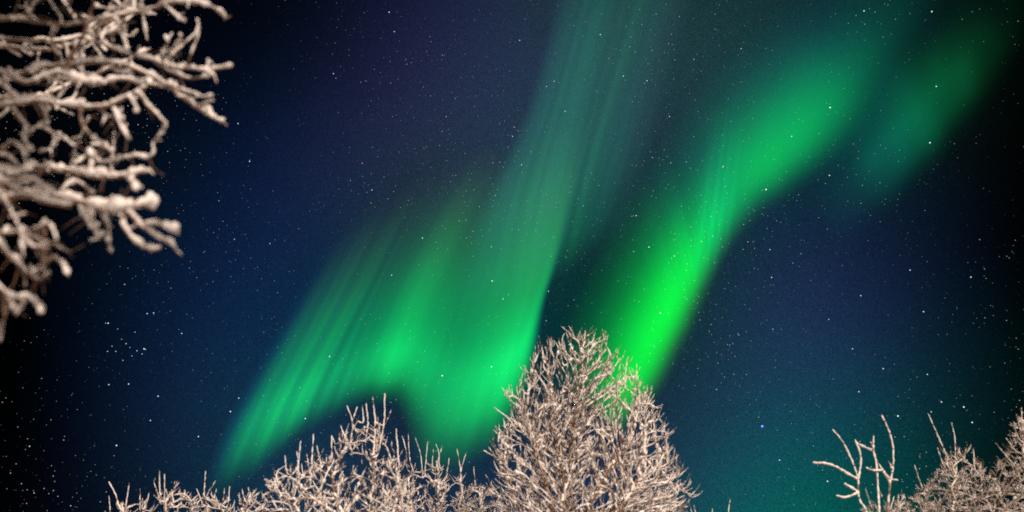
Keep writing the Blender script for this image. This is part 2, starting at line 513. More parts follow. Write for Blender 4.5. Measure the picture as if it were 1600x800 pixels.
# ------------------------------------------------------------------ ground
gr = Tubes()
me = bpy.data.meshes.new('ground')
gv = [(0, 0, 0)]; gf = []
rings = [1, 2, 4, 7, 11, 16, 25, 40, 70, 120, 250, 600, 1500, 5000]
for i, R in enumerate(rings):
    for k in range(48):
        a = k / 48 * 2 * math.pi
        x, y = R * math.cos(a), R * math.sin(a)
        gv.append((x, y, .10 * noise.noise(Vector((x * .35, y * .35, 0))) + .05 * noise.noise(Vector((x * 1.3, y * 1.3, 5)))))
for k in range(48):
    gf.append((0, 1 + k, 1 + (k + 1) % 48))
    for i in range(len(rings) - 1):
        a = 1 + i * 48; b = a + 48
        gf.append((a + k, b + k, b + (k + 1) % 48, a + (k + 1) % 48))
me.from_pydata(gv, [], gf); me.shade_smooth(); me.materials.append(mat_snow('ground_snow'))
ground = bpy.data.objects.new('ground', me); COL.objects.link(ground)
tag(ground, kind='structure')

# ------------------------------------------------------------------ aurora: glowing curtains about a hundred kilometres up
def curve_stops(pts, n=30, soft=1):
    """Smooth curve through (position, value...) sampled to n ramp stops."""
    P = np.array(pts, float)
    x = np.linspace(0, 1, 400)
    Y = np.stack([np.interp(x, P[:, 0], P[:, k]) for k in range(1, P.shape[1])], 1)
    kw = max(1, int(400 * .035 * soft)); k = np.hanning(2 * kw + 3)[1:-1]; k /= k.sum()
    Yp = np.pad(Y, ((kw, kw), (0, 0)), mode='edge')
    Y = np.stack([np.convolve(Yp[:, j], k, 'valid') for j in range(Y.shape[1])], 1)[:400]
    s = np.linspace(0, 1, n)
    return [(float(t), [float(np.interp(t, x, Y[:, j])) for j in range(Y.shape[1])]) for t in s]

def srgb(r, g, b, k=1.0):
    f = lambda c: (c / 255 / 12.92 if c < 10.3 else ((c / 255 + .055) / 1.055) ** 2.4) * k
    return (f(r), f(g), f(b))

def aurora(name, label, rows, alts, along, up, streaks, layers=5, spread=9.0, group=None):
    """rows: lower edge to upper edge, each a list of sky directions; alts: height of each row in km."""
    G = []
    for row, alt in zip(rows, alts):
        pts = []
        for (px, py) in row:
            v = unit(ray(px, py)); pts.append(v / v[2] * alt * 1000)
        G.append(np.array(pts))
    NU, NV = 60, 24
    cols = [smooth(np.array([unit(ray(*q)) for q in row]), 12) for row in rows]
    m = min(len(c) for c in cols)
    D = np.array([c[:m] for c in cols])                              # rows x m x 3
    D = np.stack([smooth(D[:, j], 8) for j in range(m)], 1)          # V x m x 3
    al = smooth(np.array([[a, 0, 0] for a in alts], float), 8)[:, 0]
    V, M = D.shape[:2]
    D /= np.linalg.norm(D, axis=2)[:, :, None]
    base = D / D[:, :, 2:3] * (al * 1000)[:, None, None]
    verts = []; faces = []; uvs = []
    for L in range(layers):
        s = (L - (layers - 1) / 2) / max(1, (layers - 1) / 2)
        # each veil hangs a little way behind and beside the last
        dist = np.linalg.norm(base, axis=2, keepdims=True)
        side = np.array([math.cos(2.1 * L), math.sin(1.3 * L + 1), 0]) * dist * spread / FPX
        far = D * dist * (.02 * s)
        g = base + side * .6 * (1 if layers > 1 else 0) + far
        o = len(verts)
        verts.extend((g + EYE).reshape(-1, 3).tolist())
        for i in range(V - 1):
            for j in range(M - 1):
                faces.append((o + i * M + j, o + i * M + j + 1, o + (i + 1) * M + j + 1, o + (i + 1) * M + j))
        uvs.extend([(j / (M - 1), i / (V - 1)) for i in range(V) for j in range(M)])
    me = bpy.data.meshes.new(name)
    me.from_pydata(verts, [], faces)
    uv = me.uv_layers.new(name='sheet')
    li = np.zeros(len(me.loops), int); me.loops.foreach_get('vertex_index', li)
    uv.data.foreach_set('uv', np.array(uvs)[li].ravel())
    me.shade_smooth()
    mt = bpy.data.materials.new(name + '_light'); mt.use_nodes = True
    t = NT(mt.node_tree)
    uvn = t.n('ShaderNodeUVMap'); uvn.uv_map = 'sheet'
    sx = t.n('ShaderNodeSeparateXYZ'); t.put(sx.inputs[0], uvn.outputs[0])
    U, Vv = sx.outputs[0], sx.outputs[1]
    # slow waver of the upper and lower border
    wv = t.n('ShaderNodeTexNoise', noise_dimensions='1D'); wv.inputs['Scale'].default_value = 7
    t.put(wv.inputs['W'], U)
    Vw = t.math('ADD', Vv, t.math('MULTIPLY', t.math('SUBTRACT', wv.outputs[0], .5), streaks.get('waver', .06)))
    full = curve_stops(along, 61, soft=streaks.get('soft', 1))
    h1 = t.ramp(t.math('MULTIPLY', U, 2.0), [(p * 2, q) for p, q in full[:31]])
    h2 = t.ramp(t.math('MULTIPLY_ADD', U, 2.0, -1.0), [(p * 2 - 1, q) for p, q in full[30:]])
    mxn = t.n('ShaderNodeMix', data_type='RGBA')
    t.put(mxn.inputs[0], t.math('GREATER_THAN', U, .5)); t.put(mxn.inputs[6], h1); t.put(mxn.inputs[7], h2)
    cu = mxn.outputs[2]
    cv = t.ramp(Vw, curve_stops(up, soft=.6))
    # rays: noise drawn out along the height
    cmb = t.n('ShaderNodeCombineXYZ')
    t.put(cmb.inputs[0], t.math('ADD', t.math('MULTIPLY', U, streaks['scale']), t.math('MULTIPLY', Vv, streaks.get('shear', 0) * streaks['scale'])))
    t.put(cmb.inputs[1], t.math('MULTIPLY', Vv, streaks.get('vs', .7)))
    nz = t.n('ShaderNodeTexNoise', noise_dimensions='2D')
    nz.inputs['Scale'].default_value = 1; nz.inputs['Detail'].default_value = streaks.get('detail', 2.5)
    t.put(nz.inputs['Vector'], cmb.outputs[0])
    a = streaks['amount']
    ray_ = t.math('MAXIMUM', t.math('MULTIPLY_ADD', t.math('SUBTRACT', nz.outputs[0], .5), a * 2.6, 1.0), .15)
    if 'patch' in streaks:                                            # where the rays stand out most
        w_ = t.ramp(U, curve_stops([(p, q, q, q) for p, q in streaks['patch']]))
        ray_ = t.math('MULTIPLY_ADD', t.math('SUBTRACT', ray_, 1.0), w_, 1.0)
    col = t.vec('SCALE', t.vec('MULTIPLY', cu, cv), scale=t.math('MULTIPLY', ray_, 1.0 / layers * streaks.get('gain', 1)))
    em = t.n('ShaderNodeEmission'); t.put(em.inputs[0], col)
    tr = t.n('ShaderNodeBsdfTransparent')
    ad = t.n('ShaderNodeAddShader'); t.t.links.new(em.outputs[0], ad.inputs[0]); t.t.links.new(tr.outputs[0], ad.inputs[1])
    ou = t.n('ShaderNodeOutputMaterial'); t.t.links.new(ad.outputs[0], ou.inputs[0])
    mt.cycles.emission_sampling = 'NONE'
    me.materials.append(mt)
    o = bpy.data.objects.new(name, me); COL.objects.link(o)
    tag(o, label, 'aurora', group)
    return o

GRP = 'aurora curtains across the night sky'
# the broad folded curtain on the left
aurora('aurora_curtain', 'broad emerald aurora curtain with fine streaks, its wavy lower hem just above the frosted trees', [
    [(300,800),(345,775),(395,745),(450,700),(505,668),(560,640),(620,642),(660,742),(735,738),(804,658),(840,570)],
    [(350,665),(400,645),(447,622),(490,600),(540,575),(590,555),(650,550),(715,590),(772,582),(820,535),(851,475)],
    [(440,500),(485,480),(530,462),(570,445),(610,425),(655,405),(710,395),(765,415),(815,430),(858,405),(884,365)],
    [(535,330),(575,315),(615,295),(655,275),(700,250),(750,230),(800,215),(845,205),(880,200),(910,185),(935,170)]],
    [95, 125, 165, 230],
    [(p, .006 * g, g, .045 + .115 * g) if g else (p, 0, 0, 0) for p, g in [(0,0),(.04,.04),(.09,.24),(.13,.33),(.15,.28),(.18,.50),(.2,.44),(.215,.29),(.23,.31),(.26,.52),(.29,.46),(.335,.32),(.375,.28),(.4,.33),(.43,.29),
     (.49,.44),(.55,.68),(.6,.52),(.66,.42),(.71,.50),(.77,.68),(.83,.84),(.9,.80),(.945,.42),(.98,.06),(1,0)]],
    [(0,0,0,0),(.05,.05,.05,.05),(.12,.28,.26,.28),(.2,.68,.68,.68),(.28,.95,.95,.95),(.34,1,1,1),(.45,1,.66,.72),(.58,1.8,.43,.52),(.7,3,.22,.32),(.82,3,.09,.16),(.92,1.5,.02,.04),(1,0,0,0)],
    dict(scale=34, amount=.34, vs=.5, waver=.10, soft=.22, patch=[(0,.9),(.1,1.2),(.4,1.3),(.5,.35),(.7,.3),(1,.25)]), spread=5, group=GRP)
# faint tall rays above it
aurora('aurora_curtain', 'faint tall teal aurora rays climbing to the top edge above the broad curtain', [
    [(690,525),(778,475),(850,450),(880,430),(920,400),(975,370)],
    [(740,345),(812,308),(875,280),(915,265),(965,245),(1025,220)],
    [(830,140),(872,120),(918,100),(968,85),(1015,70),(1070,50)],
    [(905,-190),(955,-205),(1005,-220),(1060,-230),(1115,-240),(1170,-250)]],
    [120, 150, 190, 240],
    [(0,0,0,0),(.1,.005,.07,.042),(.25,.006,.115,.055),(.42,.006,.125,.058),(.5,.004,.075,.035),(.58,.006,.09,.042),(.68,.006,.085,.04),(.72,.004,.045,.03),(.78,.006,.06,.04),(.88,.005,.025,.02),(1,0,0,0)],
    [(0,0,0,0),(.12,.3,.75,.6),(.3,.9,1.0,1),(.52,1.1,.74,.88),(.72,.9,.55,.7),(.85,.5,.3,.4),(1,0,0,0)],
    dict(scale=20, amount=.42, vs=.35, waver=.02, soft=.4), layers=4, spread=5, group=GRP)
# the brightest band, rising from behind the tall tree
aurora('aurora_curtain', 'brightest vivid green aurora band rising from behind the tallest frosted tree to upper right', [
    [(978,690),(1036,610),(1074,535),(1109,462),(1140,400),(1192,345),(1272,290),(1352,225),(1428,140),(1485,45),(1520,-50)],
    [(945,655),(990,590),(1030,510),(1070,430),(1112,355),(1165,285),(1232,222),(1304,150),(1370,68),(1418,-20),(1446,-105)],
    [(902,620),(940,560),(978,480),(1022,395),(1070,305),(1125,225),(1185,160),(1250,90),(1310,20),(1350,-70),(1380,-140)],
    [(850,590),(875,520),(910,440),(958,345),(1010,250),(1065,165),(1120,100),(1180,40),(1245,-30),(1290,-110),(1320,-170)]],
    [95, 112, 140, 185],
    [(0,.008,.1,.01),(.08,.008,.72,.02),(.16,.008,.92,.03),(.25,.008,.94,.035),(.33,.008,.74,.05),(.40,.006,.46,.07),(.46,.003,.35,.075),(.54,0,.44,.07),(.62,0,.39,.075),(.69,0,.25,.065),
     (.75,0,.10,.045),(.82,0,.035,.02),(.9,0,.012,.008),(1,0,.005,.005)],
    [(0,0,0,0),(.06,.4,.03,.06),(.13,.8,.2,.3),(.2,.4,.55,.6),(.28,0,.9,.9),(.36,0,1,1),(.48,0,.78,1.0),(.6,0,.47,.8),(.72,0,.2,.5),(.86,0,.055,.2),(1,0,0,0)],
    dict(scale=70, amount=.34, vs=.6, shear=-.16, waver=.05, detail=1.5, patch=[(0,.05),(.24,.08),(.31,.5),(.37,1),(.43,.6),(.48,.1),(1,.1)]), group=GRP)
# narrow rays where the bright band bends
aurora('aurora_curtain', 'narrow bundle of near vertical pale green rays crossing the bend of the brightest band', [
    [(1060,500),(1080,475),(1100,450),(1120,425),(1140,395)],
    [(1072,400),(1092,385),(1110,370),(1130,350),(1150,325)],
    [(1088,290),(1106,280),(1124,265),(1143,250),(1160,235)],
    [(1108,170),(1122,165),(1138,155),(1154,145),(1170,135)]],
    [95, 115, 145, 190],
    [(0,0,0,0),(.15,.0,.05,.01),(.3,.0,.16,.03),(.38,.0,.06,.015),(.5,.0,.17,.04),(.58,.0,.08,.02),(.68,.0,.14,.04),(.76,.0,.05,.015),(.86,.0,.07,.02),(1,0,0,0)],
    [(0,0,0,0),(.2,.5,.5,.5),(.4,1,1,1),(.6,.7,.6,.7),(.8,.3,.22,.3),(1,0,0,0)],
    dict(scale=14, amount=.5, vs=.3, waver=.1, soft=.4), layers=3, spread=2, group=GRP)
# the faint band at the right
aurora('aurora_curtain', 'dim detached green aurora patch nearest the right edge, right of the bright band', [
    [(1310,410),(1390,335),(1460,265),(1525,185),(1590,100),(1650,20)],
    [(1275,335),(1352,255),(1420,185),(1482,115),(1540,50),(1600,-30)],
    [(1240,265),(1305,185),(1365,115),(1430,50),(1495,-10),(1550,-80)]],
    [95, 120, 160],
    [(0,0,0,0),(.12,.001,.02,.02),(.28,.001,.10,.06),(.42,.001,.14,.055),(.55,.001,.09,.026),(.7,.001,.04,.01),(.85,.0005,.006,.002),(1,0,0,0)],
    [(0,0,0,0),(.12,.1,.1,.1),(.3,.7,.7,.7),(.48,1,1,1),(.7,.5,.5,.55),(.88,.12,.12,.15),(1,0,0,0)],
    dict(scale=9, amount=.38, vs=1.4, waver=.12, shear=-.2), layers=4, spread=12, group=GRP)

# ------------------------------------------------------------------ trees along the bottom
def foot(px, Y):
    return (float(at(px, 800, Y)[0]), Y)

TG = 'snow covered trees and shrubs along the bottom'
# tall round tree
YT = 11.0
grow_tree('frosted_tree', 'tallest round crowned tree thick with snow, standing in front of the brightest aurora band', 'tree', foot(893, YT),
    [[(893,1010,YT),(894,900,YT),(890,800,YT-.1),(893,700,YT),(905,610,YT+.1)],
     [(894,930,YT),(915,810,YT-.2),(945,745,YT-.3),(985,690,YT-.2)],
     [(893,940,YT),(868,820,YT-.3),(845,730,YT-.4),(825,660,YT-.2)],
     [(894,900,YT),(925,830,YT+.4),(985,770,YT+.5),(1035,745,YT+.4)],
     [(893,960,YT),(840,850,YT+.4),(800,760,YT+.3),(785,715,YT+.2)],
     [(890,800,YT-.1),(870,700,YT+.5),(865,620,YT+.4)],
     [(893,960,YT),(940,860,YT-.7),(975,790,YT-.9),(1000,740,YT-.9)],
     [(893,960,YT),(875,850,YT-.9),(880,770,YT-1.0)]],
    [(772,770),(774,705),(790,660),(800,615),(822,590),(842,550),(872,531),(912,530),(950,543),(975,565),(992,590),(1006,612),(1022,636),(1030,668),(1044,705),(1062,775),(1052,850),(1000,920),(800,920),(775,850)],
    YT, 1.45, 4300, 11, step=.06, infl=.6, kill=.135, tip=.0043, snow=.0108, lo=-.75, twig=(.07,.24), twig_n=.62, twig_up=.25, bias=(0,0,.05), fan=.85, group=TG,
    shoots=[[(847,540),(850,575)],[(909,524),(912,560)],[(920,526),(918,565)],[(873,528),(880,570)],[(980,560),(975,600)],[(1018,612),(1005,645)],[(1068,775),(1040,790)],[(772,637),(795,655)],[(771,672),(790,690)],[(755,704),(785,720)]])
# peaked tree left of it
YD = 10.0
grow_tree('frosted_tree', 'peaked frosted tree left of the tallest tree, thin upright shoots pointing at the aurora hem', 'tree', foot(575, YD),
    [[(578,1030,YD),(575,900,YD),(580,800,YD),(586,720,YD),(594,670,YD)],
     [(575,920,YD),(540,820,YD-.2),(520,750,YD-.2),(545,690,YD-.1)],
     [(575,950,YD),(500,850,YD+.2),(460,790,YD+.2),(440,760,YD+.1)],
     [(575,900,YD),(615,800,YD+.3),(622,740,YD+.3)],
     [(575,940,YD),(550,830,YD-.8),(490,780,YD-.7)],
     [(575,940,YD),(610,830,YD-.7),(630,780,YD-.7)]],
    [(415,780),(420,755),(440,735),(470,728),(500,720),(522,700),(535,670),(560,662),(600,662),(612,700),(628,730),(650,760),(655,850),(600,930),(450,930),(415,850)],
    YD, 1.1, 1700, 12, step=.06, infl=.5, kill=.13, tip=.0044, snow=.0108, lo=-.65, fan=.35, twig=(.05,.2), twig_n=.55, twig_up=.6, group=TG, bias=(0,0,.28),
    shoots=[[(542,634),(551,661),(548,690)],[(558,636),(551,661)],[(582,620),(585,642),(586,662),(584,708)],[(601,615),(601,645),(599,668),(590,710)],
     [(612,640),(600,664)],[(572,631),(575,660),(571,690)],[(566,636),(568,660)],[(619,670),(621,700),(624,735)],[(470,689),(466,735)],[(490,678),(487,720),(485,760)],
     [(495,696),(501,728)],[(518,682),(519,720),(520,760)],[(479,708),(484,740)],[(464,706),(466,733)],[(445,712),(448,738)],[(532,664),(538,680),(550,705)],
     [(413,750),(428,757),(440,775)],[(428,747),(434,765)],[(522,697),(530,720)],[(414,758),(432,764)]])
# finer tree in the gap
YE = 13.0
grow_tree('frosted_tree', 'low thin twigged tree filling the dip between the peaked tree and the tallest tree', 'tree', foot(680, YE),
    [[(682,990,YE),(680,900,YE),(684,800,YE),(686,740,YE)],
     [(681,930,YE),(650,840,YE),(640,770,YE)],
     [(681,930,YE),(720,840,YE),(722,765,YE)],
     [(681,930,YE),(745,850,YE+.3),(752,790,YE+.3)]],
    [(615,770),(632,735),(650,735),(668,728),(690,722),(705,745),(722,752),(740,760),(770,765),(790,800),(770,900),(640,900),(615,850)],
    YE, 1.1, 1900, 13, step=.065, infl=.55, kill=.13, tip=.0045, snow=.009, twig=(.06,.2), twig_n=.8, twig_up=.7, group=TG, bias=(0,0,.35),
    shoots=[[(628,681),(635,705),(636,730)],[(638,676),(640,715)],[(648,682),(657,710),(660,745)],[(681,694),(686,710),(685,740)],[(691,697),(686,714)],
     [(677,701),(676,735)],[(702,716),(697,745)],[(714,702),(719,730),(721,760)],[(729,706),(721,732)],[(740,729),(743,765)],[(668,690),(664,740)]])
# brush at lower left
YB = 12.0
grow_tree('frosted_shrub', 'leftmost low frosted shrub at the bottom edge, a few sparse leaning twigs', 'shrub', foot(205, YB),
    [[(208,980,YB),(206,900,YB),(205,840,YB),(190,792,YB)],[(206,900,YB),(225,830,YB),(222,790,YB)]],
    [(165,800),(180,785),(205,790),(225,778),(240,795),(250,840),(235,900),(185,900),(168,850)],
    YB, .7, 500, 14, step=.06, infl=.5, kill=.14, tip=.0045, snow=.009, twig=(.06,.18), twig_n=.7, twig_up=.6, group=TG, bias=(0,0,.3),
    shoots=[[(170,753),(180,772),(189,797)],[(202,754),(196,797)],[(219,764),(219,797)],[(233,770),(226,797)],[(170,775),(172,800)],[(213,788),(195,796)]])
YC = 11.5
grow_tree('frosted_shrub', 'low frosted shrub with twin vertical shoots, second from the left at the bottom edge', 'shrub', foot(262, YC),
    [[(264,980,YC),(263,900,YC),(262,840,YC),(258,785,YC)],[(263,900,YC),(290,830,YC),(300,790,YC)]],
    [(238,800),(245,780),(262,765),(275,768),(300,775),(318,785),(322,840),(300,900),(250,900),(238,850)],
    YC, .8, 800, 15, step=.06, infl=.5, kill=.13, tip=.0046, snow=.010, twig=(.06,.16), twig_n=.7, twig_up=.6, group=TG, bias=(0,0,.3),
    shoots=[[(249,736),(250,785)],[(257,741),(257,790)],[(243,748),(241,755),(252,788)],[(268,765),(272,790)],[(290,768),(280,790)]])
YC2 = 12.5
grow_tree('frosted_shrub', 'ragged low frosted shrub just left of the peaked tree', 'shrub', foot(365, YC2),
    [[(366,970,YC2),(365,900,YC2),(364,840,YC2),(340,785,YC2)],[(365,900,YC2),(382,830,YC2),(385,785,YC2)]],
    [(308,795),(318,772),(335,776),(355,785),(375,782),(388,765),(405,780),(422,790),(430,840),(400,900),(330,900),(308,850)],
    YC2, .9, 1100, 16, step=.06, infl=.5, kill=.13, tip=.0045, snow=.009, twig=(.06,.18), twig_n=.7, twig_up=.6, group=TG, bias=(0,0,.3),
    shoots=[[(321,736),(319,775)],[(337,751),(322,778)],[(307,764),(318,790)],[(359,760),(355,792)],[(351,763),(347,792)],[(338,764),(332,790)],[(378,764),(384,785)],[(388,762),(390,790)]])
# small tips right of the tall tree
YS = 13.0
grow_tree('frosted_shrub', 'smallest frosted shrub barely showing its tips right of the tallest tree', 'shrub', foot(1105, YS),
    [[(1105,960,YS),(1104,900,YS),(1100,850,YS),(1096,815,YS)]],
    [(1078,815),(1090,800),(1110,810),(1130,805),(1145,820),(1140,880),(1085,880)],
    YS, .6, 300, 17, step=.06, infl=.5, kill=.15, tip=.0045, snow=.008, twig=(.06,.15), twig_n=.6, group=TG, bias=(0,0,.3),
    shoots=[[(1084,787),(1089,815)],[(1141,780),(1136,815)],[(1076,782),(1084,812)],[(1113,795),(1110,815)]])
# right: brushy shrub with the snowy fork
YJ = 11.0
grow_tree('frosted_shrub', 'bushy brown shrub with a snowy fork and two tall shoots, beside the bare sapling', 'shrub', foot(1480, YJ),
    [[(1478,1010,YJ),(1480,900,YJ),(1490,800,YJ),(1494,735,YJ)],
     [(1480,900,YJ),(1450,810,YJ),(1447,775,YJ)],
     [(1480,900,YJ),(1525,800,YJ+.2),(1535,750,YJ+.2)],
     [(1480,930,YJ),(1420,840,YJ+.2),(1400,790,YJ+.2)]],
    [(1395,800),(1415,780),(1440,772),(1462,740),(1468,712),(1482,700),(1500,705),(1522,705),(1535,722),(1552,755),(1560,850),(1520,920),(1420,920),(1392,860)],
    YJ, 1.0, 2300, 18, step=.055, infl=.5, kill=.115, tip=.0038, snow=.0065, lo=-.7, twig=(.05,.16), twig_n=1.0, twig_up=.7, group=TG, bark=BARK_BROWN, bias=(0,0,.3), shoot_r=.010,
    shoots=[[(1450,646),(1465,680),(1479,712),(1490,745)],[(1487,660),(1492,685),(1493,712),(1494,750)],[(1429,727),(1437,752),(1447,775),(1455,800)],
     [(1504,717),(1490,730),(1495,747),(1487,762),(1497,790)],[(1465,700),(1475,730)],[(1521,700),(1522,730)],[(1475,715),(1490,732)],[(1480,752),(1488,764)]])
YK = 10.0
grow_tree('frosted_tree', 'dim frosted tree cut off by the right edge, tallest in the right corner', 'tree', foot(1610, YK),
    [[(1612,1030,YK),(1610,900,YK),(1606,800,YK),(1600,720,YK),(1598,660,YK)],
     [(1610,900,YK),(1570,800,YK-.1),(1560,750,YK)],
     [(1610,900,YK),(1650,780,YK),(1665,700,YK)],
     [(1610,930,YK),(1560,850,YK-.3),(1550,800,YK-.3)]],
    [(1540,790),(1550,745),(1565,720),(1580,690),(1590,655),(1605,630),(1640,640),(1680,700),(1700,800),(1660,920),(1560,920),(1540,850)],
    YK, 1.0, 2200, 19, step=.055, infl=.5, kill=.12, tip=.0038, snow=.007, lo=-.6, twig=(.05,.16), twig_n=.9, twig_up=.6, group=TG, bark=BARK_BROWN, bias=(0,0,.3),
    shoots=[[(1596,637),(1599,670)],[(1588,647),(1596,675)],[(1583,664),(1595,690)],[(1555,692),(1572,712),(1592,740)],[(1572,685),(1590,708)]])
# right: bare sapling with long curved shoots, drawn shoot by shoot
def sapling():
    Y0 = 10.0
    rng = np.random.default_rng(5)
    L1 = [[(1354,1150),(1378,1000),(1372,860),(1354,800),(1345,785),(1341,770),(1341,750),(1336,732),(1326,708),(1315,688),(1301,672)],
          [(1339,757),(1325,741),(1308,731),(1290,725),(1271,724)],
          [(1341,744),(1345,725),(1344,708),(1336,687)],
          [(1341,773),(1336,766),(1320,757)],
          [(1341,773),(1333,774),(1320,778),(1307,775)]]
    L2 = [[(1378,1000),(1374,870),(1374,800),(1372,765),(1371,745),(1369,722),(1365,705),(1365,680)],
          [(1364,708),(1350,699),(1338,692)],
          [(1365,708),(1370,720),(1380,735),(1391,748),(1403,751)],
          [(1380,736),(1367,736),(1354,732)], [(1362,702),(1361,692)], [(1374,780),(1378,777)]]
    L3 = [[(1378,1000),(1384,870),(1388,790),(1391,755),(1395,735),(1396,712),(1394,690),(1387,668),(1377,648)],
          [(1385,738),(1389,722)], [(1391,755),(1380,738)]]
    gx, gy, gz = at(1378, 1000, Y0)
    root = empty('frosted_sapling', (gx, Y0, 0))
    tag(root, 'bare sapling with long curved frosted shoots standing alone in the dark gap at right', 'sapling', TG)
    T = Tubes()
    tp = even(smooth([(gx, Y0, -.05), (gx + .02, Y0 + .02, gz * .5), (gx, Y0, gz)], 6), .08)
    T.add(tp, np.linspace(.035, .024, len(tp)), 8)
    trunk = T.build('trunk', BARK_BROWN, root)
    for L in (L1, L2, L3):
        W, S = Tubes(), Tubes()
        done = []
        for li, l in enumerate(L):
            if li == 0:
                l = [q for q in l if q[1] <= 1000]
                dy = rng.uniform(-.3, .3)
                dep = [Y0 + dy * min(1, i / 3) for i in range(len(l))]
            else:
                j = min(range(len(done)), key=lambda k: math.hypot(done[k][0] - l[0][0], done[k][1] - l[0][1]))
                d0 = done[j][2]; dd = rng.uniform(-.2, .2)
                l = [(done[j][0], done[j][1])] + list(l[1:])
                dep = [d0 + dd * i / max(1, len(l) - 1) for i in range(len(l))]
            p = even(smooth([at(q[0], q[1], z) for q, z in zip(l, dep)], 6), .02)
            p[1:-1] += rng.normal(0, .0012, p[1:-1].shape)
            for q, z in zip(l, dep): done.append((q[0], q[1], z))
            r0 = .024 if li == 0 else .010
            r = np.maximum(r0 * np.linspace(1, 0, len(p)) ** .8, .0078)
            W.add(p, r, 6)
            snow_tube(S, p, r, np.full(len(p), .0105), rng, 7, 1.7, -.15, .13)
        o = W.build('limb', BARK_BROWN, root)
        S.build('snow_cover', SNOW, o)
sapling()
YN = 10.5
grow_tree('frosted_shrub', 'low dim frosted shrub along the bottom edge at the foot of the bare sapling', 'shrub', foot(1385, YN),
    [[(1385,1000,YN),(1384,920,YN),(1380,850,YN),(1374,800,YN)],[(1384,920,YN),(1405,850,YN),(1405,795,YN)]],
    [(1345,820),(1355,790),(1368,785),(1395,800),(1402,778),(1415,790),(1425,830),(1410,900),(1360,900)],
    YN, .6, 500, 20, step=.055, infl=.5, kill=.13, tip=.0038, snow=.006, lo=-.7, twig=(.05,.14), twig_n=.8, twig_up=.6, group=TG, bark=BARK_BROWN, bias=(0,0,.3),
    shoots=[[(1352,762),(1362,795)],[(1404,772),(1402,800)],[(1397,776),(1392,797)]])

